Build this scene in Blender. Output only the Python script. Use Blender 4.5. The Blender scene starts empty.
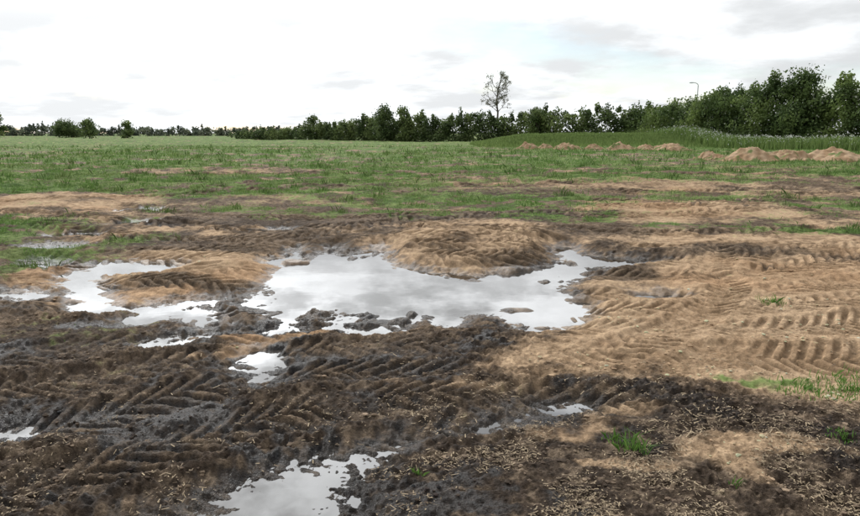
import bpy, math, numpy as np
from mathutils import Vector
rng=np.random.default_rng(7)
scene=bpy.context.scene
scene.view_settings.view_transform='Standard'; scene.view_settings.look='None'
scene.view_settings.exposure=0; scene.view_settings.gamma=1

# ---------------------------------------------------------------- noise
_p=rng.permutation(512).astype(np.int32); _P=np.concatenate([_p,_p,_p])
_a=rng.random(512)*2*np.pi; _GX=np.cos(_a).astype(np.float32); _GY=np.sin(_a).astype(np.float32)
def pn(x,y):
    x=np.asarray(x,dtype=np.float32); y=np.asarray(y,dtype=np.float32)
    xf=np.floor(x); yf=np.floor(y)
    xi=xf.astype(np.int32)&511; yi=yf.astype(np.int32)&511
    fx=x-xf; fy=y-yf
    u=fx*fx*fx*(fx*(fx*6-15)+10); v=fy*fy*fy*(fy*(fy*6-15)+10)
    def g(a,b,dx,dy):
        h=_P[_P[a&511]+(b&511)]
        return _GX[h]*dx+_GY[h]*dy
    n00=g(xi,yi,fx,fy); n10=g(xi+1,yi,fx-1,fy)
    n01=g(xi,yi+1,fx,fy-1); n11=g(xi+1,yi+1,fx-1,fy-1)
    a=n00+u*(n10-n00); b=n01+u*(n11-n01)
    return (a+v*(b-a))*1.5
def fbm(x,y,s,o=3,seed=0.0):
    r=0;a=1;t=0
    for i in range(o):
        r=r+a*pn(x/s+seed+i*17.3,y/s+seed*1.7+i*9.1); t+=a; a*=.5; s*=.5
    return r/t*1.3
def ss(a,b,x):
    t=np.clip((x-a)/(b-a),0,1); return t*t*(3-2*t)

# ---------------------------------------------------------------- mesh helper
def mesh_obj(name,verts,faces,mat,col=None,extra=None,smooth=False,parent=None):
    verts=np.asarray(verts,dtype=np.float32); faces=np.asarray(faces,dtype=np.int32)
    me=bpy.data.meshes.new(name); n,k=faces.shape
    me.vertices.add(len(verts)); me.vertices.foreach_set('co',verts.ravel())
    me.loops.add(n*k); me.loops.foreach_set('vertex_index',faces.ravel())
    me.polygons.add(n)
    me.polygons.foreach_set('loop_start',np.arange(0,n*k,k,dtype=np.int32))
    me.polygons.foreach_set('use_smooth',np.full(n,smooth))
    me.update(calc_edges=True)
    for nm,c in (('Col',col),('Ext',extra)):
        if c is not None:
            at=me.color_attributes.new(nm,'FLOAT_COLOR','POINT')
            cc=np.ones((len(verts),4),dtype=np.float32); cc[:,:c.shape[1]]=c
            at.data.foreach_set('color',cc.ravel())
    ob=bpy.data.objects.new(name,me); scene.collection.objects.link(ob)
    me.materials.append(mat)
    if parent: ob.parent=parent
    return ob
def mat_new(name):
    m=bpy.data.materials.new(name); m.use_nodes=True
    nt=m.node_tree; b=nt.nodes['Principled BSDF']; return m,nt,b
def attr_mat(name,rough=.8,transl=0.0,spec=.3):
    m,nt,b=mat_new(name)
    a=nt.nodes.new('ShaderNodeVertexColor'); a.layer_name='Col'
    tc=nt.nodes.new('ShaderNodeTexCoord'); n=nt.nodes.new('ShaderNodeTexNoise'); n.inputs['Scale'].default_value=3
    nt.links.new(tc.outputs['Object'],n.inputs['Vector'])
    mr=nt.nodes.new('ShaderNodeMapRange'); mr.inputs[3].default_value=.75; mr.inputs[4].default_value=1.25
    nt.links.new(n.outputs[0],mr.inputs[0])
    mx=nt.nodes.new('ShaderNodeVectorMath'); mx.operation='SCALE'
    nt.links.new(a.outputs[0],mx.inputs[0]); nt.links.new(mr.outputs[0],mx.inputs['Scale'])
    nt.links.new(mx.outputs[0],b.inputs['Base Color'])
    b.inputs['Roughness'].default_value=rough; b.inputs['Specular IOR Level'].default_value=spec
    if transl>0:
        t=nt.nodes.new('ShaderNodeBsdfTranslucent'); nt.links.new(mx.outputs[0],t.inputs[0])
        ms=nt.nodes.new('ShaderNodeMixShader'); ms.inputs[0].default_value=transl
        nt.links.new(b.outputs[0],ms.inputs[1]); nt.links.new(t.outputs[0],ms.inputs[2])
        nt.links.new(ms.outputs[0],nt.nodes['Material Output'].inputs[0])
    return m

# ---------------------------------------------------------------- puddle outlines (metres)
MAIN=[(-1.83,8.28),(-1.85,9.2),(-1.62,8.4),(-1.52,8.3),(-1.47,8.9),(-1.36,9.3),(-1.2,8.7),(-1.05,8.65),(-.95,9.0),(-.72,9.3),(-.53,8.28),(-.23,7.75),(.23,7.55),(.55,7.4),(.8,7.6),(1.3,7.8),(1.64,8.28),(1.80,9.4),(2.02,9.4),(1.95,8.8),(2.5,8.5),(2.8,8.2),(2.1,7.9),(1.75,7.4),(1.4,7.0),(1.3,6.7),(1.42,6.35),(1.5,6.1),(1.40,5.75),(1.1,5.35),(.80,5.3),(.62,5.75),(.35,5.75),(.17,5.4),(-.05,5.75),(-.26,5.35),(-.49,5.2),(-.6,5.7),(-.77,5.46),(-.9,5.9),(-1.14,5.5),(-1.25,5.2),(-1.38,5.8),(-1.85,6.15),(-1.7,6.75),(-1.75,7.5)]
FORE=[(-1.1,2.42),(-.98,2.6),(-.84,2.85),(-.69,3.02),(-.45,3.08),(-.16,3.24),(-.10,3.15),(-.32,2.97),(-.36,2.8),(-.42,2.6),(-.5,2.4)]
CAPS=[((-3.98,7.35),(-3.05,6.0),.14),((-2.15,6.2),(-2.5,6.05),.18),((-2.5,6.05),(-2.5,5.5),.08),((-2.2,6.1),(-1.87,5.35),.10),
      ((-1.2,4.65),(-1.15,4.35),.09),((.24,3.37),(.51,3.58),.03),((.51,3.58),(.9,3.75),.035),
      ((-5.5,9.4),(-5.2,9.3),.24),((-5.75,10.4),(-5.45,10.4),.18),((-6.12,13.8),(-6.0,13.9),.30),((-5.35,11.6),(-5.2,12.0),.24),
      ((-1.95,8.15),(-1.92,8.4),.08),((2.2,6.5),(2.35,6.5),.07),((-4.3,6.55),(-3.9,6.4),.15),((-2.4,3.3),(-2.25,3.35),.02),
      ((-3.85,7.9),(-3.35,7.8),.33),((-2.6,10.8),(-2.5,11.0),.14),((-4.9,8.2),(-4.6,8.0),.10),((-2.1,5.0),(-2.0,5.2),.05)]
def sdf_poly(x,y,P):
    d=np.full(x.shape,1e9,dtype=np.float32); ins=np.zeros(x.shape,bool)
    n=len(P)
    for i in range(n):
        ax,ay=P[i]; bx,by=P[(i+1)%n]; ex,ey=bx-ax,by-ay
        t=np.clip(((x-ax)*ex+(y-ay)*ey)/(ex*ex+ey*ey),0,1)
        d=np.minimum(d,(x-ax-t*ex)**2+(y-ay-t*ey)**2)
        c=((ay>y)!=(by>y))&(x<(bx-ax)*(y-ay)/(by-ay+1e-12)+ax)
        ins^=c
    d=np.sqrt(d); return np.where(ins,-d,d)
def sdf_all(x,y):
    d=np.minimum(sdf_poly(x,y,MAIN),sdf_poly(x,y,FORE))
    for (ax,ay),(bx,by),r in CAPS:
        ex,ey=bx-ax,by-ay
        t=np.clip(((x-ax)*ex+(y-ay)*ey)/(ex*ex+ey*ey),0,1)
        d=np.minimum(d,np.sqrt((x-ax-t*ex)**2+(y-ay-t*ey)**2)-r)
    return d

# ---------------------------------------------------------------- cover masks
def blobs(x,y,L,seed,edge=.55):
    wx=x+fbm(x,y,1.6,4,seed)*(.7+.05*y); wy=y+fbm(x,y,1.6,4,seed+5)*(.8+.05*y)
    m=np.zeros(x.shape,np.float32)
    for cx,cy,rx,ry,w in L:
        q=np.sqrt(((wx-cx)/rx)**2+((wy-cy)/ry)**2)
        m=np.maximum(m,w*(1-ss(1-edge,1+edge,q)))
    return m
SAND=[(2.6,5.1,1.9,1.15,1),(4.2,6.6,2.0,1.3,1),(3.3,4.3,1.2,.5,.8),(5.3,13.2,2.3,1.9,.80),(6.3,20,3.2,2.2,.68),(.6,9.6,1.7,2.2,.60),
      (-2.9,7.7,1.5,1.0,.92),(-8.5,15,3.0,2.2,.68),(-9.5,26,5,2,.45),(2,21,4,1.9,.5),(.63,3.3,.35,.22,.6),(1.6,2.85,.4,.22,.62),(.3,4.2,.35,.2,.4),(2.2,3.1,.4,.15,.55),(1.0,2.6,.3,.12,.5),
      (-1.5,5.0,.6,.25,.85),(1.1,3.7,.3,.2,.5),(-4.5,10.6,1.6,.9,.55),(4.8,9.3,2.4,1.0,.72),(-13,30,4,2,.4),(9.5,17,3,1.6,.55),(14,30,6,3,.5),(-3,6.0,.8,.35,.6),
      (.3,14.0,1.6,.7,.4),(-6.8,12.4,1.6,1,.55),(-2.8,15.2,2.0,1.1,.45),(-3.6,3.6,.5,.2,.4),(12,24,4,2,.5),(7.5,11.8,2,.8,.55)]
GRASS=[(1.4,15.2,4.5,2.2,.95),(6.4,10.9,1.8,1.1,.9),(10,13.5,3,1.9,.9),(-5.2,7.6,1.3,1.7,.95),(-7.8,10.8,2.2,2.5,.95),(2.55,3.85,.4,.16,.8),(-4,17,3.8,2.0,.9),
       (3.3,12.0,1.6,1.0,.85),(-3.2,5.2,.8,.3,.35),(-.8,12.9,1.8,1.0,.8),(3.1,5.9,.25,.2,.4),(-3.4,13.6,2.0,.9,.8),(7.5,16.0,3.0,1.2,.85),(-10,19,5,1.9,.9),(-4.2,9.6,.9,.5,.6)]
def masks(x,y):
    sand=blobs(x,y,SAND,3.1); grass=blobs(x,y,GRASS,8.3)
    far=ss(14,23,y+fbm(x,y,5,3,2.2)*7-.12*x+.1*np.abs(x))
    pat=.6*fbm(x*.5,y,3.2,5,12.5)+.5*fbm(x*.8,y,.9,4,14.5)
    fg=far*(1-.92*ss(.02,.25,pat-.16*ss(40,85,y)))
    grass=np.maximum(grass*ss(-.32,.12,fbm(x,y,.7,4,6.6)+.12), fg)
    grass=grass*(1-.75*sand*ss(60,30,y))
    sand=np.maximum(sand,.42*far*ss(.16,.42,pat))
    return sand,grass

# ---------------------------------------------------------------- terrain grid
slope=.92; off=.6; NX=1300
Yo=[1.8]
while Yo[-1]<34: Yo.append(Yo[-1]*1.0023)
while Yo[-1]<900: Yo.append(Yo[-1]*1.012)
Yo=np.array(Yo,dtype=np.float32); NY=len(Yo)
tx=np.linspace(-1,1,NX,dtype=np.float32)
X=(slope*Yo[:,None]*tx[None,:]).astype(np.float32); Y=np.repeat((Yo-off)[:,None],NX,1).astype(np.float32)
near=int(np.searchsorted(Yo,30.))
sl=slice(0,near)
x=X[sl]; y=Y[sl]

TR=[ # points, width, lug pitch, depth, lug height
 ([(-14,24),(-7,25),(2,26),(10,25),(18,26)],.9,.3,.07,.05),
 ([(-10,14.3),(-7,16),(-4,18.5),(0,19.6),(6,20)],.7,.26,.07,.06),
 ([(-11,17),(-7,18),(-3,21),(3,22.5),(9,22)],.8,.28,.07,.06),
 ([(3,15.5),(6,15),(9,16.5),(13,19)],.7,.26,.06,.07),
 ([(4,17.8),(7,17.6),(11,19.5)],.7,.26,.06,.07),
 ([(-9,13.5),(-7,12.6),(-4.5,11.3),(-1.8,10.7),(.2,12.2)],.6,.23,.06,.065),
 ([(-8,12),(-6,10.8),(-4,9.9),(-2.2,9.7),(-.8,11)],.6,.22,.06,.065),
 ([(-7,14.5),(-5.2,13.2),(-3,12.2),(-1,12.4),(1,13.4)],.55,.22,.05,.06),
 ([(-4.6,8.4),(-2.6,9.0),(-.6,10.9),(1.6,12.6),(4.5,13.6)],.55,.21,.04,.05),
 ([(2.5,12.2),(5,12.5),(8,14)],.65,.24,.04,.07),
 ([(3,13.7),(5.2,13.6),(8,15.2)],.65,.24,.035,.07),
 ([(1.8,10.6),(4,10.2),(7,11)],.6,.2,.05,.06),
 ([(2.3,9.1),(3.6,8.7),(5.5,9),(8,10)],.6,.2,.05,.055),
 ([(-.9,11.4),(0,10.6),(1.0,10.3),(2.2,10.9)],.75,.22,.03,.075),
 ([(-.9,9.9),(0,9.55),(1.0,9.6),(2.0,10.1)],.75,.22,.03,.075),
 ([(-.6,9.0),(.3,8.75),(1.1,8.85),(1.7,9.3)],.75,.21,.03,.07),
 ([(-.4,8.3),(.3,8.05),(1.0,8.15),(1.5,8.5)],.6,.19,.02,.06),
 ([(-6,9.4),(-4.4,8.5),(-3.0,8.2),(-2.1,8.3)],.55,.18,.03,.05),
 ([(-5.4,8.2),(-4,7.6),(-2.8,7.4),(-1.8,7.2)],.55,.18,.03,.05),
 ([(-5,7.1),(-3.8,6.9),(-2.6,6.8),(-1.7,6.5)],.5,.17,.03,.045),
 ([(-4.5,6.1),(-3.2,5.9),(-2.1,5.7),(-1,5.5),(.2,5.4)],.5,.15,.035,.036),
 ([(1.3,7.9),(2.4,7.8),(4.2,8.2),(7,9.5)],.55,.17,.035,.046),
 ([(1.3,7.2),(2.6,7.2),(4.2,7.6),(7,9)],.55,.17,.03,.046),
 ([(1.2,6.4),(2.4,6.3),(4,6.6),(7,8)],.5,.155,.03,.042),
 ([(1.0,5.75),(2.1,5.6),(3.4,5.75),(6,6.7)],.5,.145,.03,.038),
 ([(.3,5.15),(1.4,5.05),(2.8,5.0),(5,5.6)],.48,.135,.03,.034),
 ([(.6,4.5),(1.6,4.45),(2.8,4.4),(5,4.8)],.45,.13,.025,.028),
 ([(1.1,4.3),(2.1,5.2),(2.9,6.4),(3.4,8.0),(4.6,9.8)],.42,.14,.025,.032),
 ([(-4,3.9),(-2.8,4.5),(-1.8,5.0),(-.8,5.15),(.2,4.9)],.5,.14,.035,.034),
 ([(-4,3.2),(-2.6,3.85),(-1.6,4.4),(-.7,4.65),(.4,4.6)],.48,.14,.035,.034),
 ([(-3.4,2.5),(-2.3,3.15),(-1.4,3.8),(-.6,4.15),(.4,4.1)],.46,.135,.045,.034),
 ([(-2.6,2.0),(-1.75,2.7),(-1.05,3.3),(-.3,3.7),(.7,3.75),(1.6,3.6)],.42,.13,.035,.032),
 ([(-1.9,1.7),(-1.25,2.5),(-.75,2.95),(-.1,3.35),(.8,3.5)],.26,.12,.012,.018),
]
def catmull(P,step=.2):
    P=[np.array(p,float) for p in P]; P=[2*P[0]-P[1]]+P+[2*P[-1]-P[-2]]
    out=[]
    for i in range(1,len(P)-2):
        n=max(2,int(np.linalg.norm(P[i+1]-P[i])/step))
        for t in np.linspace(0,1,n,endpoint=False):
            a,b,c,d=P[i-1:i+3]
            out.append(.5*((2*b)+(c-a)*t+(2*a-5*b+4*c-d)*t*t+(-a+3*b-3*c+d)*t**3))
    out.append(P[-2]); return np.array(out)

wob1=fbm(x,y,.35,3,31.); wob2=fbm(x,y,1.5,2,37.)
track_h=np.zeros(x.shape,np.float32); track_m=np.zeros(x.shape,np.float32); lugtop=np.zeros(x.shape,np.float32)
for ti,(P,w,pitch,depth,lh) in enumerate(TR):
    C=catmull(P); S0=0
    r0=np.searchsorted(Yo,C[:,1].min()+off-w-.3); r1=min(near,np.searchsorted(Yo,C[:,1].max()+off+w+.3))
    xx=x[r0:r1]; yy=y[r0:r1]
    D=np.full(xx.shape,9.,np.float32); S=np.zeros(xx.shape,np.float32)
    ys=Yo[r0:r1]-off
    for i in range(len(C)-1):
        a=C[i]; b=C[i+1]; e=b-a; L=np.hypot(*e)
        q0=np.searchsorted(ys,min(a[1],b[1])-w-.25); q1=np.searchsorted(ys,max(a[1],b[1])+w+.25)
        X_=xx[q0:q1]; Y_=yy[q0:q1]
        t=((X_-a[0])*e[0]+(Y_-a[1])*e[1])/(L*L); tc=np.clip(t,0,1)
        dx=X_-a[0]-tc*e[0]; dy=Y_-a[1]-tc*e[1]
        d=np.sqrt(dx*dx+dy*dy); sg=np.sign(e[0]*dy-e[1]*dx)
        m=d<np.abs(D[q0:q1])
        D[q0:q1]=np.where(m,d*sg,D[q0:q1]); S[q0:q1]=np.where(m,S0+tc*L,S[q0:q1]); S0+=L
    W1=wob1[r0:r1]; W2=wob2[r0:r1]
    dd=D+W1*.04+W2*.08; s=S+W1*.030+W2*.12
    ad=np.abs(dd); hw=w/2
    side=(dd>0)*.5
    ph=(s-ad*(.9+.2*math.sin(ti*2.1)))/pitch+side
    lug=.5+.5*np.cos(2*np.pi*ph); lug=ss(.12,.82,lug)
    lug=np.where(ad<hw*.12,np.maximum(lug,.3),lug)
    ends=ss(0,.5,S)*ss(0,.5,S.max()-S)
    inside=(1-ss(hw*.83,hw*1.17,ad))*ends
    berm=np.exp(-((ad-hw*1.22)/(.07))**2)*ends
    wr=ss(-.50,.22,fbm(xx,yy,.7,4,44.+ti*3.3))
    prof=-depth*inside*(.85+.3*W2)+lug*lh*inside*(.08+.92*wr)+berm*(.014+.025*W1)
    reg=np.maximum(inside*(.7+.3*wr),berm*.7)
    track_h[r0:r1]=track_h[r0:r1]*(1-reg)+prof
    track_m[r0:r1]=np.maximum(track_m[r0:r1]*(1-reg),inside*(.15+.85*wr))
    lugtop[r0:r1]=lugtop[r0:r1]*(1-reg)+lug*inside*wr

MND=[(.3,10.0,2.2,2.0,.07),(-2.9,7.8,1.2,.8,.03),(4.0,5.6,2.2,.9,.06),(4.5,8.6,2.0,.5,.07),(5.3,13.5,2,1.3,.08),(-8.5,15.2,2.2,1.6,.08),(6.5,20.5,2.8,1.3,.10),
     (2,21.5,3.5,1.2,.10),(-9.5,27,5,2,.10),(-.6,3.75,.9,.25,.03),(-1.6,3.0,.5,.2,.03),(-5,11.6,1.4,.6,.06),(2.6,4.6,1.3,.3,.03),(-3,16,2,1,.10)]
macro=np.zeros(x.shape,np.float32)
for cx,cy,rx,ry,h in MND:
    macro+=h*np.exp(-(((x-cx)/rx)**2+((y-cy)/ry)**2)*1.1)
ground=.07+fbm(x,y,2.4,2,1.)*.042+fbm(x,y,.6,2,5.)*.022
clod1=np.abs(fbm(x,y,.15,3,9.)); clod2=fbm(x,y,.05,3,15.); clod3=np.abs(fbm(x,y,.06,2,25.))
sand,grass=masks(x,y)
rough=(1-.70*track_m)*(.45+.55*ss(-.2,.3,fbm(x,y,1.1,2,51.)))
sd0=sdf_all(x,y)
det=(.28-clod1)*.048*rough+clod2*.010*(.35+rough)+(.25-clod3)*.022*(.28+rough)*ss(9,5,y)+fbm(x,y,.018,2,19.)*.0045*ss(7,4,y)
det=det*(1-.50*ss(.3,.7,sand))
midn=ss(11,20,y)
det+=midn*(fbm(x,y*1.3,.8,4,61.)*.10)*(1-track_m*.7)
H=ground+macro+track_h+det
sd=sd0-.02*ss(4.2,5,y)+(fbm(x,y,.45,4,71.)*.11+.06*fbm(x,y,.12,2,73.))*ss(.5,0,np.abs(sd0))
isl=ss(.22,.5,fbm(x,y*.8,.42,3,77.))*ss(-.6,-.12,sd0)*ss(.2,-.02,sd0)*ss(-2.6,-1.9,x)
isl=np.maximum(isl,1.2*np.exp(-(((x-.75+.3*fbm(x,y,.3,3,78.))/.30)**2+((y-5.95)/.12)**2)*1.5))
k=ss(.0,.42,sd)
shore=np.clip(sd*.14,-.035,1)+track_h*.8*ss(-.4,-.02,sd)+det*.95*ss(-.5,-.03,sd)+isl*.045*np.where(y>4.5,1,.2)
H2=shore*(1-k)+H*k
lift=.012+.35*np.clip(det+.02,-.01,.05)+.45*np.clip(track_h+.03,0,.06)
H2=np.where(sd0>.18,np.maximum(H2,lift*ss(.18,.32,sd0)),H2)
Z=np.zeros(X.shape,np.float32); Z[sl]=H2
xf=X[near:]; yf=Y[near:]
sf,gf=masks(xf,yf)
big=fbm(xf,yf,14,2,23.)*.18*ss(29,45,yf)
bank=1.05*np.exp(-((yf-80-.05*xf)/5.0)**2)*ss(4,12,xf)*ss(46,34,xf)
Zf=.07+fbm(xf,yf,2.4,2,1.)*.042+fbm(xf,yf*1.3,.8,4,61.)*.10+big+bank
Z[near:]=Zf
SANDM=np.concatenate([sand,sf]); GRM=np.concatenate([grass,gf])

# ---------------------------------------------------------------- ground colours (albedo, with rut shading painted in)
def mix(a,b,t): return a+(b-a)*t[...,None]
c3=lambda *v: np.array(v,np.float32)
n1=fbm(X,Y,.9,4,81.); n2=fbm(X,Y,.12,3,83.); n3=fbm(X,Y,3.5,3,85.); n4=fbm(X,Y,.03,2,87.)*ss(9,5,Y)
darkzone=np.clip(ss(6.3,4.6,Y+n1*.8)*ss(2.6,.6,X-.25*(Y-2.6)+n1*.6)+(1-.35*ss(.3,1.2,X))*ss(3.9,3.2,Y+.5*n1)+.5*np.exp(-(((X-.8)/3)**2+((Y-11.9)/.7)**2))+.7*np.exp(-(((X+4)/2.5)**2+((Y-11.0)/1.3)**2))+.6*np.exp(-(((X-3)/1.3)**2+((Y-8.8)/.7)**2))+.5*ss(.1,.5,fbm(X*.5,Y,1.7,3,89.))*ss(7,10,Y)*ss(26,18,Y),0,1)
bd=mix(c3(.046,.033,.024),c3(.090,.064,.044),ss(-.35,.45,n1+.4*n2))
bd=mix(bd,c3(.21,.155,.105),(.42+.2*ss(0,1,X))[...]*ss(.10,.5,n2+.35*n1+.3*n4))
bl=mix(c3(.110,.077,.050),c3(.215,.152,.100),ss(-.4,.45,n1+.5*n2))
base=mix(bl,bd,darkzone)
sc=mix(c3(.285,.188,.110),c3(.415,.290,.180),ss(-.5,.5,.5*n2+.8*n1))
sc=mix(sc,c3(.385,.228,.122),.5*ss(0,.5,n3))
st=ss(.20,.76,SANDM+(.38+.15*ss(9,14,Y))*n1+.16*n2)
col=mix(base,sc,st*(1-.28*ss(12,22,Y)))
gc=mix(c3(.070,.125,.030),c3(.130,.190,.055),ss(-.4,.4,n1+.5*n2))
gc=mix(gc,c3(.18,.19,.08),.4*ss(-.1,.5,n3))
gt=ss(.3,.75,GRM+.4*n2+.3*n1)
col=mix(col,gc,gt*.9)
wet=np.zeros(X.shape,np.float32)
wet[sl]=np.clip((1-ss(.0,.22,sd+.10*n2[sl]))*.9+.7*ss(.05,.45,-n1[sl]-.4*n2[sl])*(1-st[sl])*ss(9,6,y)*darkzone[sl]*(1-.6*lugtop)*(1-.6*ss(.4,1.2,x)),0,1)
low=np.zeros(X.shape,np.float32)
low[sl]=track_m*(1-lugtop)
col=col*(1-.52*wet)[...,None]
col=col*(1-.38*low*(1-gt))[...,None]  # shading painted into the colour between lugs, where soil is also damper
dry=np.zeros(X.shape,np.float32); dry[sl]=lugtop*(1-wet[sl])*(1-gt[sl])
col=mix(col,c3(.27,.19,.12),.22*dry*(1-st))
col=col*(1+(.30-.10*st)*n2+(.42-.12*st)*n4)[...,None]
col=np.clip(col,.008,.6)
ext=np.stack([np.clip(wet+.45*low*(1-st)*darkzone+.12*(1-st)*(1-gt),0,1),st,gt],-1)

gm,nt,b=mat_new('ground_soil')
vc=nt.nodes.new('ShaderNodeVertexColor'); vc.layer_name='Col'
ve=nt.nodes.new('ShaderNodeVertexColor'); ve.layer_name='Ext'
tc=nt.nodes.new('ShaderNodeTexCoord')
nf=nt.nodes.new('ShaderNodeTexNoise'); nf.inputs['Scale'].default_value=90; nf.inputs['Detail'].default_value=4; nf.inputs['Roughness'].default_value=.7
nm=nt.nodes.new('ShaderNodeTexNoise'); nm.inputs['Scale'].default_value=20; nm.inputs['Detail'].default_value=5; nm.inputs['Roughness'].default_value=.7
for n in (nf,nm): nt.links.new(tc.outputs['Object'],n.inputs['Vector'])
ad=nt.nodes.new('ShaderNodeMath'); ad.operation='ADD'
nt.links.new(nf.outputs[0],ad.inputs[0]); nt.links.new(nm.outputs[0],ad.inputs[1])
sep=nt.nodes.new('ShaderNodeSeparateColor'); nt.links.new(ve.outputs[0],sep.inputs[0])
mr=nt.nodes.new('ShaderNodeMapRange'); mr.inputs[1].default_value=.72; mr.inputs[2].default_value=1.28
lo=nt.nodes.new('ShaderNodeMapRange'); lo.inputs[3].default_value=.42; lo.inputs[4].default_value=.66; nt.links.new(sep.outputs[1],lo.inputs[0])
hi=nt.nodes.new('ShaderNodeMapRange'); hi.inputs[3].default_value=1.58; hi.inputs[4].default_value=1.34; nt.links.new(sep.outputs[1],hi.inputs[0])
nt.links.new(lo.outputs[0],mr.inputs[3]); nt.links.new(hi.outputs[0],mr.inputs[4])
nt.links.new(ad.outputs[0],mr.inputs[0])
vm=nt.nodes.new('ShaderNodeVectorMath'); vm.operation='SCALE'
nt.links.new(vc.outputs[0],vm.inputs[0]); nt.links.new(mr.outputs[0],vm.inputs['Scale'])
nt.links.new(vm.outputs[0],b.inputs['Base Color'])
rr=nt.nodes.new('ShaderNodeMapRange'); rr.inputs[3].default_value=.95; rr.inputs[4].default_value=.27
nt.links.new(sep.outputs[0],rr.inputs[0]); nt.links.new(rr.outputs[0],b.inputs['Roughness'])
sr=nt.nodes.new('ShaderNodeMapRange'); sr.inputs[3].default_value=.06; sr.inputs[4].default_value=.36
nt.links.new(sep.outputs[0],sr.inputs[0]); nt.links.new(sr.outputs[0],b.inputs['Specular IOR Level'])
bs=nt.nodes.new('ShaderNodeMapRange'); bs.inputs[3].default_value=1.0; bs.inputs[4].default_value=.6; nt.links.new(sep.outputs[1],bs.inputs[0])
bp=nt.nodes.new('ShaderNodeBump'); bp.inputs['Distance'].default_value=.022; nt.links.new(bs.outputs[0],bp.inputs['Strength'])
nt.links.new(ad.outputs[0],bp.inputs['Height']); nt.links.new(bp.outputs[0],b.inputs['Normal'])

V=np.stack([X,Y,Z],-1).reshape(-1,3)
idx=np.arange(NX*NY,dtype=np.int32).reshape(NY,NX)
F=np.stack([idx[:-1,:-1],idx[:-1,1:],idx[1:,1:],idx[1:,:-1]],-1).reshape(-1,4)
R=1500.; nb=len(V)
V=np.concatenate([V,np.array([[-R,-R,-.12],[R,-R,-.12],[R,R,-.12],[-R,R,-.12]],np.float32)])
F=np.concatenate([F,np.array([[nb,nb+1,nb+2,nb+3]],np.int32)])
cc=np.concatenate([col.reshape(-1,3),np.tile(c3(.10,.12,.045),(4,1))]); ee=np.concatenate([ext.reshape(-1,3),np.tile(c3(0,0,1),(4,1))])
mesh_obj('ground',V,F,gm,cc,ee,smooth=True)

def hz(px,py):
    r=np.clip(np.searchsorted(Yo,py+off),0,NY-1)
    c=np.clip(np.rint((px/(slope*Yo[r])+1)/2*(NX-1)).astype(int),0,NX-1)
    return Z[r,c],r,c

# ---------------------------------------------------------------- water
wm,nt,b=mat_new('puddle_water')
b.inputs['Base Color'].default_value=(.030,.025,.020,1); b.inputs['Roughness'].default_value=.0; b.inputs['IOR'].default_value=1.55
n=nt.nodes.new('ShaderNodeTexNoise'); n.inputs['Scale'].default_value=4; tc=nt.nodes.new('ShaderNodeTexCoord')
nt.links.new(tc.outputs['Object'],n.inputs['Vector'])
bp=nt.nodes.new('ShaderNodeBump'); bp.inputs['Strength'].default_value=.03; bp.inputs['Distance'].default_value=.01
nt.links.new(n.outputs[0],bp.inputs['Height']); nt.links.new(bp.outputs[0],b.inputs['Normal'])
gx=np.arange(-8,5,.1); gy=np.arange(1.6,15,.1); GX,GY=np.meshgrid(gx,gy)
keep=sdf_all(GX+.05,GY+.05)<.30
iy,ix=np.nonzero(keep)
vid={};wv=[];wf=[]
for a,c in zip(iy,ix):
    q=[]
    for (da,dc) in ((0,0),(0,1),(1,1),(1,0)):
        kk=(a+da,c+dc)
        if kk not in vid:
            vid[kk]=len(wv); wv.append((-8+kk[1]*.1,1.6+kk[0]*.1,0))
        q.append(vid[kk])
    wf.append(q)
mesh_obj('puddle_water',wv,wf,wm)

# ---------------------------------------------------------------- scatter helpers
def fan_points(n,y0,y1,power=0.0,sl_=.85):
    u=rng.random(n)
    yy=(y0+off)*((y1+off)/(y0+off))**u-off
    xx=(rng.random(n)*2-1)*sl_*(yy+off)
    return xx.astype(np.float32),yy.astype(np.float32)
def blades(px,py,pz,h,w,colr,lean=.5):
    n=len(px); a=rng.random(n)*2*np.pi; l=rng.random(n)*2*np.pi; lm=rng.random(n)*lean*h
    dx=np.cos(a)*w/2; dy=np.sin(a)*w/2
    mx=px+np.cos(l)*lm*.35; my=py+np.sin(l)*lm*.35
    tx_=px+np.cos(l)*lm; ty_=py+np.sin(l)*lm
    v=np.empty((n,5,3),np.float32)
    v[:,0]=np.stack([px-dx,py-dy,pz-.01],-1); v[:,1]=np.stack([px+dx,py+dy,pz-.01],-1)
    v[:,2]=np.stack([mx+dx*.8,my+dy*.8,pz+h*.6],-1); v[:,3]=np.stack([tx_,ty_,pz+h],-1); v[:,4]=np.stack([mx-dx*.8,my-dy*.8,pz+h*.6],-1)
    f=np.arange(n*5).reshape(n,5)
    return v.reshape(-1,3),f,np.repeat(colr,5,0)
gmat=attr_mat('grass_blade',.6,.35,.2)
px,py=fan_points(620000,4.5,75,sl_=.78)
z,r,c=hz(px,py); g=GRM[r,c]; g=np.where(z<.02,0,g)
clump=ss(-.25,.4,fbm(px,py,.5,3,91.)*.8+.5*fbm(px,py,1.6,3,93.)) 
ok=rng.random(len(px))<ss(.3,.85,g)*(.06+.94*clump)
px,py,z=px[ok],py[ok],z[ok]; cl=clump[ok]
n=len(px)
sc_=np.clip(py/14,.6,3.2)
tall=ss(.28,.5,fbm(px,py,.9,3,97.))
h=(.025+.05*rng.random(n))*(.45+.8*cl+1.3*tall)*sc_**.7; w=.007*sc_*(.7+.8*rng.random(n))*(1+.6*tall)
t=rng.random(n); big=ss(-.3,.4,fbm(px,py,4,2,95.))
gcol=mix(c3(.080,.160,.032),c3(.165,.265,.068),t); gcol=mix(gcol,c3(.30,.29,.13),.38*big*rng.random(n))
gcol=gcol*(1-.36*tall)[:,None]
v,f,cv=blades(px,py,z,h,w,gcol,1.0)
mesh_obj('field_grass',v,f,gmat,cv)
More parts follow.
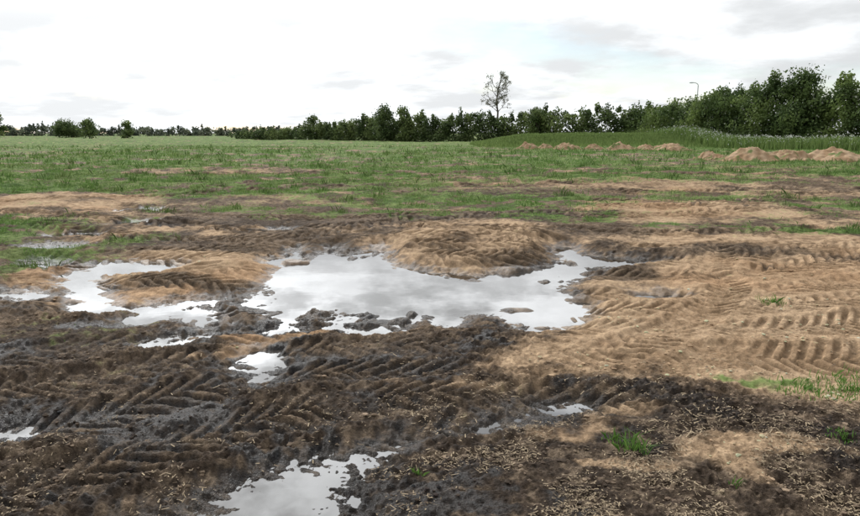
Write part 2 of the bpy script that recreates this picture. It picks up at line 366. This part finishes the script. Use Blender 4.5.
def tuft(name,cx,cy,rad,cnt,hh,colA,colB,ww=.008):
    a=rng.random(cnt)*6.28; rr_=rad*rng.random(cnt)
    px=(cx+np.cos(a)*rr_).astype(np.float32); py=(cy+np.sin(a)*rr_).astype(np.float32); z,_,_=hz(px,py)
    gcol=mix(c3(*colA),c3(*colB),rng.random(cnt))
    v,f,cv=blades(px,py,z,hh*(.3+.8*rng.random(cnt)),ww*(.6+.8*rng.random(cnt)),gcol,1.6)
    mesh_obj(name,v,f,gmat,cv)
for (cx,cy,rad,cnt,hh) in [(1.0,3.07,.09,80,.085),(.93,3.16,.06,25,.05),(2.3,3.85,.22,200,.045),(2.55,3.82,.28,340,.05),(2.85,3.95,.3,280,.05),(3.1,5.9,.14,90,.06),(-.05,2.85,.04,20,.03),(1.35,2.72,.03,20,.03),(2.1,3.2,.08,60,.03)]:
    tuft('grass_tuft',cx,cy,rad,cnt,hh,(.075,.17,.03),(.16,.27,.06),.0055)

# ---------------------------------------------------------------- straw and clods
px,py=fan_points(300000,1.7,10)
z,r,c=hz(px,py); m=ss(-.22,.42,fbm(px,py,.4,3,101.))*(1-wet[r,c])*(.06+.94*ss(4.5,2.9,py))*np.where(px>-.3,1,.25)
ok=(rng.random(len(px))<m)&(z>.015)
px,py,z=px[ok],py[ok],z[ok]; n=len(px)
a=rng.random(n)*6.28; L=(.003+.014*rng.random(n)**3)*(.7+.12*py); w=.0008+.0013*rng.random(n)+.0002*py
dx=np.cos(a)*L;dy=np.sin(a)*L; ox=-np.sin(a)*w; oy=np.cos(a)*w; tl=(rng.random(n)-.5)*L*.8
v=np.empty((n,4,3),np.float32)
zz=z+.003
v[:,0]=np.stack([px-dx-ox,py-dy-oy,zz-tl],-1);v[:,1]=np.stack([px+dx-ox,py+dy-oy,zz+tl],-1)
v[:,2]=np.stack([px+dx+ox,py+dy+oy,zz+tl+.001],-1);v[:,3]=np.stack([px-dx+ox,py-dy+oy,zz-tl+.001],-1)
sc2=mix(c3(.12,.085,.055),c3(.45,.35,.225),rng.random(n)**1.4)
mesh_obj('straw_litter',v.reshape(-1,3),np.arange(n*4).reshape(n,4),attr_mat('straw',.8,.1,.2),np.repeat(sc2,4,0))

import bmesh
bm=bmesh.new(); bmesh.ops.create_icosphere(bm,subdivisions=1,radius=1)
iv=np.array([v.co[:] for v in bm.verts],np.float32); iff=np.array([[q.index for q in f_.verts] for f_ in bm.faces],np.int32); bm.free()
px,py=fan_points(34000,1.7,9)
z,r,c=hz(px,py); m=(1-track_m[np.clip(r,0,near-1),c]*.6)*ss(-.25,.3,fbm(px,py,.7,3,111.))*(1-.7*ss(5,8,py))
ok=(rng.random(len(px))<m)&(z>.015)&(sdf_all(px,py)>.15)
px,py,z,r,c=[q[ok] for q in (px,py,z,r,c)]; n=len(px)
s=(.0025+.011*rng.random(n)**4)*(.8+.07*py)
iv2=iv[None]*(1+.5*(rng.random((n,len(iv),1))-.5))*np.stack([s*(.8+.8*rng.random(n)),s*(.8+.8*rng.random(n)),s*.6],-1)[:,None,:]
vv=iv2+np.stack([px,py,z+s*.1],-1)[:,None,:]
ccol=np.clip(col[r,c]*(.8+.9*rng.random(n))[:,None],.02,.4)
mesh_obj('soil_clods',vv.reshape(-1,3),(iff[None]+np.arange(n)[:,None,None]*len(iv)).reshape(-1,3),attr_mat('clod',.9,0,.15),np.repeat(ccol,len(iv),0))

# ---------------------------------------------------------------- soil mounds
mm=attr_mat('mound_soil',.95,0,.1)
def mound(cx,cy,w,d,h,sd_):
    N=70; g=np.linspace(-1.3,1.3,N); U,Vv=np.meshgrid(g,g)
    xx=cx+U*w/2; yy=cy+Vv*d/2
    q=np.sqrt(U*U+Vv*Vv)+.35*fbm(U,Vv,.8,3,sd_)
    zz=h*(1-ss(0,1.15,q))**.75*(1+.45*fbm(U,Vv,.5,4,sd_+3))+.10*fbm(U,Vv,.2,3,sd_+7)
    zz=np.where(q>1.12,-.2,zz)+.08
    cl=mix(c3(.255,.163,.092),c3(.37,.26,.165),ss(-.5,.5,fbm(U,Vv,.35,3,sd_+9)))
    gg=ss(.15,.4,fbm(U,Vv,.4,3,sd_+19)+.5*(q-.75)); cl=mix(cl,c3(.10,.15,.045),.85*gg)
    ii=np.arange(N*N).reshape(N,N)
    f=np.stack([ii[:-1,:-1],ii[:-1,1:],ii[1:,1:],ii[1:,:-1]],-1).reshape(-1,4)
    mesh_obj('soil_mound',np.stack([xx,yy,zz],-1).reshape(-1,3),f,mm,cl.reshape(-1,3),smooth=True)
for i,(cx,cy,w,h) in enumerate([(9.2,64,2.1,.55),(11.0,65,1.7,.42),(12.7,63,2.4,.58),(15.2,63,1.9,.45),(17.6,63,2.7,.55),(19.7,62,2.2,.42),(21.6,61,3.2,.55),
        (17.9,38,3.2,.60),(20.4,38.5,2.8,.55),(22.8,38,3.6,.60),(16.4,39.5,1.8,.4)]):
    mound(cx,cy,w,w*.9,h,i*3.7)

# ---------------------------------------------------------------- foliage
lm=attr_mat('foliage_leaf',.6,.35,.12)
def leaves(C,Rr,per,shell=.4):
    nL=len(C); n=nL*per
    d=rng.normal(size=(n,3)); d/=np.linalg.norm(d,axis=1)[:,None]
    rad=rng.random(n)**shell
    bump=1+.25*np.sin(d[:,0]*5+np.repeat(rng.random(nL)*6,per))*np.cos(d[:,2]*4+np.repeat(rng.random(nL)*6,per))+.12*rng.normal(size=n)
    P=np.repeat(C,per,0)+d*np.repeat(Rr,per,0)*(rad*bump)[:,None]
    return P[P[:,2]>.02]
def leaf_mesh(P,size,colr):
    n=len(P)
    a=rng.normal(size=(n,3)); a/=np.linalg.norm(a,axis=1)[:,None]
    b_=rng.normal(size=(n,3)); b_-=a*(a*b_).sum(1)[:,None]; b_/=np.linalg.norm(b_,axis=1)[:,None]
    s=size*(.6+.8*rng.random(n))[:,None]
    v=np.stack([P-a*s*.5,P+b_*s*.36,P+a*s*.5,P-b_*s*.36],1)
    return v.reshape(-1,3),np.arange(n*4).reshape(n,4),np.repeat(colr,4,0)
def colour_for(P,cA,cB,sc=2.2,flower=0,bush=None):
    t=ss(-.4,.4,fbm(P[:,0]+P[:,2]*.7,P[:,1]*.5+P[:,2],sc,3,121.))*.75+.25*rng.random(len(P))
    cl=mix(c3(*cA),c3(*cB),t)
    sp_=ss(-.25,.3,fbm(P[:,0],P[:,1],6.,2,171.)); cl=mix(cl*.9,cl*c3(1.45,1.35,1.3),sp_)
    if flower>0:
        fl=(fbm(P[:,0]+9,P[:,2]*1.3+P[:,1],1.3,2,131.)>.35)&(rng.random(len(P))<flower)
        cl[fl]=(.40,.42,.32)
    return cl
def hedge(name,path,hts,depth,size,dens,cA,cB,flower=0,lump=1.0,var=.3,cover=2.6):
    path=np.array(path,float); seg=np.hypot(*np.diff(path,axis=0).T); s=np.concatenate([[0],np.cumsum(seg)])
    n=int(s[-1]*dens); u=(np.arange(n)+rng.random(n))/n*s[-1]
    cx=np.interp(u,s,path[:,0]); cy=np.interp(u,s,path[:,1]); ht=np.interp(u,s,hts)
    C=[];Rr=[]
    vh=1+var*fbm(u,u*0,7,3,141.)
    for i in range(n):
        hh=ht[i]*vh[i]*(.80+.25*rng.random())
        tiers=max(2,int(hh/(.95*lump))+1)
        for k_ in range(tiers):
            f_=(k_+.35)/tiers; rw=lump*(1.15-.35*f_)*(.75+.5*rng.random())
            C.append((cx[i]+rng.normal()*depth*.35,cy[i]+rng.normal()*depth*.35,hh*f_)); Rr.append((rw,rw,rw*.85))
        if rng.random()<.5:
            C.append((cx[i]+rng.normal()*.5,cy[i]+rng.normal()*.5,hh*.98)); Rr.append((.4*lump,.4*lump,.7*lump*(.5+rng.random())))
    C=np.array(C);Rr=np.array(Rr)
    per=int(max(24,3.14*lump**2/(.36*size*size)*cover))
    P=leaves(C,Rr,per)
    v,f,cv=leaf_mesh(P,size,colour_for(P,cA,cB,2.4,flower))
    return mesh_obj(name,v,f,lm,cv)
hedge('hedgerow',[(-46,162),(-32,150),(-18,135),(0,118),(20,108),(36,98)],[1.8,2.4,3.6,4.5,4.6,5.2],2.0,.36,1.6,(.052,.080,.030),(.145,.19,.072),.05,1.15,.25,1.0)
hedge('hedgerow',[(30,103),(34,86),(36.5,73),(42,62),(51,51),(62,42)],[5.0,6.2,6.7,6.9,7.0,6.8],2.4,.27,1.8,(.042,.070,.024),(.135,.19,.06),.10,1.25,.25,.95)
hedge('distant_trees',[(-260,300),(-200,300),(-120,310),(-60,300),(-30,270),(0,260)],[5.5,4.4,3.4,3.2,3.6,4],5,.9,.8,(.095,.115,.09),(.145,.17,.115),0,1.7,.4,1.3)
def bush(name,cx,cy,h,w,size,cA,cB,dens=1.0):
    n=int(16*dens); C=[];Rr=[]
    for i in range(n):
        f_=rng.random(); rw=w*.26*(.6+.6*rng.random())
        prof=math.sin(math.pi*min(1,.25+.72*f_))
        a=rng.random()*6.28; rr_=w*.38*prof*math.sqrt(rng.random())
        C.append((cx+math.cos(a)*rr_,cy+math.sin(a)*rr_,h*(.10+.8*f_))); Rr.append((rw,rw,rw*.8))
    C=np.array(C);Rr=np.array(Rr)
    P=leaves(C,Rr,int(3.14*(w*.26)**2/(.36*size*size)*1.4))
    v,f,cv=leaf_mesh(P,size,colour_for(P,cA,cB,1.5)); 
    root=bpy.data.objects.new(name,None); scene.collection.objects.link(root)
    mesh_obj('foliage',v,f,lm,cv,parent=root)
    limb_mesh('trunk',[((cx,cy,0),(cx+.1,cy,h*.35),.16,.10),((cx+.1,cy,h*.35),(cx-.4,cy+.2,h*.7),.09,.03),((cx+.1,cy,h*.35),(cx+.6,cy-.2,h*.75),.08,.03)],root)
bark,nt,b=mat_new('bark'); b.inputs['Roughness'].default_value=.9
n=nt.nodes.new('ShaderNodeTexNoise'); n.inputs['Scale'].default_value=6; cr=nt.nodes.new('ShaderNodeValToRGB')
cr.color_ramp.elements[0].color=(.05,.04,.03,1); cr.color_ramp.elements[1].color=(.13,.11,.085,1)
nt.links.new(n.outputs[0],cr.inputs[0]); nt.links.new(cr.outputs[0],b.inputs['Base Color'])
def limb_mesh(name,segs,parent,mat=None,ns=6):
    V_=[];F_=[]
    for p,q,r0,r1 in segs:
        p=Vector(p);q=Vector(q);d=(q-p).normalized(); a=d.orthogonal().normalized(); b_=d.cross(a); o=len(V_)
        for P_,r_ in ((p,r0),(q,r1)):
            for i in range(ns):
                t_=2*math.pi*i/ns; V_.append(tuple(P_+a*math.cos(t_)*r_+b_*math.sin(t_)*r_))
        for i in range(ns):
            j=(i+1)%ns; F_.append((o+i,o+j,o+ns+j,o+ns+i))
    return mesh_obj(name,V_,F_,mat or bark,smooth=True,parent=parent)
gA=(.050,.080,.028);gB=(.14,.185,.068)
bush('hawthorn_tree',-90,180,5.0,5.5,.45,gA,gB)
bush('hawthorn_tree',-80,180,4.6,4.2,.45,gA,gB)
bush('hawthorn_tree',-127,200,8.5,5,.5,gA,gB)
bush('hawthorn_tree',-112,210,5.0,9,.5,gA,gB)
bush('hawthorn_tree',-8.5,122,7.0,4.8,.34,gA,gB)
bush('hawthorn_tree',-4.6,121,6.3,4.2,.34,gA,gB)
bush('hawthorn_tree',-24,141,4.8,5.0,.36,gA,gB)
bush('hawthorn_tree',17,108,5.6,4.5,.32,gA,gB)
bush('hawthorn_tree',38.5,71,7.8,6.5,.26,(.042,.070,.024),(.13,.185,.058))
bush('hawthorn_tree',34.8,82,7.0,5.5,.26,(.042,.070,.024),(.13,.185,.058))
bush('hawthorn_tree',44.5,60,8.0,7.0,.26,(.042,.070,.024),(.13,.185,.058))

root=bpy.data.objects.new('ash_tree',None); scene.collection.objects.link(root)
segs=[];tips=[]
import random; random.seed(11)
def grow(p,d,L,r_,lv):
    q=p
    for i in range(3):
        d2=(d+Vector((random.gauss(0,.12),random.gauss(0,.12),random.gauss(.03,.06)))).normalized()
        q2=q+d2*L/3; segs.append((tuple(q),tuple(q2),r_*(1-.22*i),r_*(1-.22*(i+1)))); q=q2; d=d2
        if lv>=2: tips.append(tuple(q))
    if lv<4:
        for i in range(random.choice([2,3,3])):
            ang=random.random()*6.28; sp=random.uniform(.35,.75)
            perp=d.orthogonal().normalized(); perp2=d.cross(perp)
            nd=(d+(perp*math.cos(ang)+perp2*math.sin(ang))*sp).normalized()
            grow(q,nd,L*random.uniform(.58,.78),r_*.6,lv+1)
T0=Vector((11.6,116,0)); p=T0
for i in range(7):
    q=p+Vector((random.gauss(0,.10),random.gauss(0,.1),1.25)); segs.append((tuple(p),tuple(q),.24-.022*i,.24-.022*(i+1))); p=q
    if i>=3:
        for k_ in range(3):
            a=k_*2.09+random.random()*1.2
            grow(p,Vector((math.cos(a)*.8,math.sin(a)*.8,.7)).normalized(),1.2,.085,1)
grow(p,Vector((0,0,1)),1.2,.085,1)
limb_mesh('trunk_and_limbs',segs,root)
tp=np.array(tips); P=np.repeat(tp,2,0)+rng.normal(size=(len(tp)*2,3))*.16
v,f,cv=leaf_mesh(P,.17,colour_for(P,(.07,.075,.04),(.14,.14,.07)))
mesh_obj('sparse_foliage',v,f,lm,cv,parent=root)

metal,nt,b=mat_new('galvanised_steel'); b.inputs['Base Color'].default_value=(.42,.43,.44,1); b.inputs['Roughness'].default_value=.5; b.inputs['Metallic'].default_value=.4
root=bpy.data.objects.new('street_lamp',None); scene.collection.objects.link(root)
lx,ly=50.5,130.
limb_mesh('pole',[((lx,ly,0),(lx,ly,1.6),.14,.14),((lx,ly,1.6),(lx,ly,10.3),.11,.08)],root,metal,10)
arm=[];pr=(lx,ly,10.3)
for i in range(1,7):
    a=i/6*math.pi/2; q=(lx-.8*(1-math.cos(a)),ly,10.3+.5*math.sin(a)); arm.append((pr,q,.07,.06)); pr=q
limb_mesh('arm',arm,root,metal,8)
hv=[];
for xx_,w_,h0,h1 in ((0,.07,-.05,.07),(-.25,.16,-.09,.10),(-.6,.17,-.10,.10),(-.9,.08,-.04,.05)):
    for sy,zz_ in ((-w_,h0),(w_,h0),(w_*.7,h1),(-w_*.7,h1)): hv.append((lx-.8+xx_,ly+sy,10.8+zz_))
hf=[(0,1,2,3),(12,15,14,13)]
for k_ in range(3):
    for i in range(4): j=(i+1)%4; hf.append((k_*4+i,k_*4+4+i,k_*4+4+j,k_*4+j))
mesh_obj('lamp_head',hv,hf,metal,parent=root)

def weeds(name,n,fx,hh,cA,cB,ww,flower):
    px,py=fx(n)
    z2,_,_=hz(px.astype(np.float32),py.astype(np.float32)); 
    h=hh*(.4+.7*rng.random(n)); cl=mix(c3(*cA),c3(*cB),rng.random(n))
    v,f,cv=blades(px,py,z2,h,ww*(.6+.8*rng.random(n)),cl,.5); mesh_obj(name,v,f,gmat,cv)
    m=rng.random(n)<flower
    if m.sum():
        P=np.stack([px,py,z2+h],-1)[m]; P=np.repeat(P,3,0)+rng.normal(size=(m.sum()*3,3))*.07
        v,f,cv=leaf_mesh(P,.11,np.tile(c3(.55,.56,.5),(len(P),1))); mesh_obj('cow_parsley_flowers',v,f,lm,cv)
def f1(n):
    u=rng.random(n); x_=np.interp(u,[0,.3,.6,1],[31,34,38,50]); y_=np.interp(u,[0,.3,.6,1],[88,72,60,44]); 
    return x_+rng.normal(size=n)*1.2-2,y_+rng.normal(size=n)*1.8-2
weeds('cow_parsley',32000,f1,1.2,(.10,.165,.04),(.21,.28,.09),.05,.05)
def f2(n): return 5+rng.random(n)*36,79+rng.normal(size=n)*3.2
weeds('bank_grass',60000,f2,.45,(.12,.185,.05),(.22,.285,.095),.05,0)

# ---------------------------------------------------------------- camera, sun, sky
cam=bpy.data.cameras.new('camera'); co=bpy.data.objects.new('camera',cam); scene.collection.objects.link(co)
cam.sensor_width=36; cam.lens=28.05; cam.clip_end=5000; cam.clip_start=.05
co.location=(0,0,1.6); co.rotation_euler=(math.radians(90-10.6),0,0); scene.camera=co
sdv=Vector((-.42,.72,.62)).normalized()
sun=bpy.data.lights.new('sun','SUN'); sun.energy=1.25; sun.angle=math.radians(14); sun.color=(1,.97,.92)
so=bpy.data.objects.new('sun',sun); scene.collection.objects.link(so); so.rotation_euler=sdv.to_track_quat('Z','Y').to_euler()
W=bpy.data.worlds.new('World'); scene.world=W; W.use_nodes=True; nt=W.node_tree; nt.nodes.clear()
N=nt.nodes.new; Lk=nt.links.new
out=N('ShaderNodeOutputWorld'); bg1=N('ShaderNodeBackground'); bg2=N('ShaderNodeBackground'); mxs=N('ShaderNodeMixShader')
sky=N('ShaderNodeTexSky'); sky.sky_type='NISHITA'; sky.sun_disc=False
sky.sun_elevation=math.asin(sdv.z); sky.sun_rotation=math.atan2(sdv.x,sdv.y)
Lk(sky.outputs[0],bg1.inputs[0]); bg1.inputs[1].default_value=.14
tc=N('ShaderNodeTexCoord'); nrm=N('ShaderNodeVectorMath'); nrm.operation='NORMALIZE'; Lk(tc.outputs['Generated'],nrm.inputs[0])
sp=N('ShaderNodeSeparateXYZ'); Lk(nrm.outputs[0],sp.inputs[0])
def M(op,a,b=None,clamp=False):
    m=N('ShaderNodeMath'); m.operation=op; m.use_clamp=clamp
    for i,v_ in enumerate((a,b)):
        if v_ is None: continue
        if isinstance(v_,(int,float)): m.inputs[i].default_value=v_
        else: Lk(v_,m.inputs[i])
    return m.outputs[0]
def MR(src,a,b_,c_,d_,smooth=True):
    m=N('ShaderNodeMapRange'); m.interpolation_type='SMOOTHSTEP' if smooth else 'LINEAR'
    m.inputs[1].default_value=a;m.inputs[2].default_value=b_;m.inputs[3].default_value=c_;m.inputs[4].default_value=d_
    Lk(src,m.inputs[0]); return m.outputs[0]
zc=M('ADD',M('MAXIMUM',sp.outputs[2],0),.16)
cx_=M('DIVIDE',sp.outputs[0],zc); cy_=M('DIVIDE',sp.outputs[1],zc)
cb=N('ShaderNodeCombineXYZ'); Lk(cx_,cb.inputs[0]); Lk(cy_,cb.inputs[1]); cb.inputs[2].default_value=3.3
def NO(s,det,ro,z_):
    c_=N('ShaderNodeVectorMath'); c_.operation='ADD'; Lk(cb.outputs[0],c_.inputs[0]); c_.inputs[1].default_value=(z_,z_*.7,z_)
    o=N('ShaderNodeTexNoise'); o.inputs['Scale'].default_value=s; o.inputs['Detail'].default_value=det; o.inputs['Roughness'].default_value=ro; Lk(c_.outputs[0],o.inputs['Vector']); return o.outputs[0]
n_a=NO(.8,8,.55,0); n_b=NO(1.5,7,.56,5.1); n_c=NO(2.6,6,.55,9.3)
cover=MR(n_a,.35,.48,.30,1.0)
dt=N('ShaderNodeVectorMath'); dt.operation='DOT_PRODUCT'; Lk(nrm.outputs[0],dt.inputs[0]); dt.inputs[1].default_value=tuple(sdv)
glow=M('POWER',M('MAXIMUM',dt.outputs['Value'],0),3.0)
lift=MR(sp.outputs[2],.13,.28,.0,1.0)
bril=MR(n_b,.38,.58,.80,1.10)
high=M('ADD',M('MULTIPLY',lift,MR(n_c,.40,.58,-.48,.18)),1.0)   # thicker and thinner cloud overhead
stg=M('MULTIPLY',M('MULTIPLY',bril,high),M('ADD',M('ADD',.95,M('MULTIPLY',glow,.40)),M('MULTIPLY',lift,M('MULTIPLY',glow,3.9))))
bg2.inputs[0].default_value=(.955,.98,1,1); Lk(stg,bg2.inputs[1])
Lk(cover,mxs.inputs[0]); Lk(bg1.outputs[0],mxs.inputs[1]); Lk(bg2.outputs[0],mxs.inputs[2]); Lk(mxs.outputs[0],out.inputs[0])
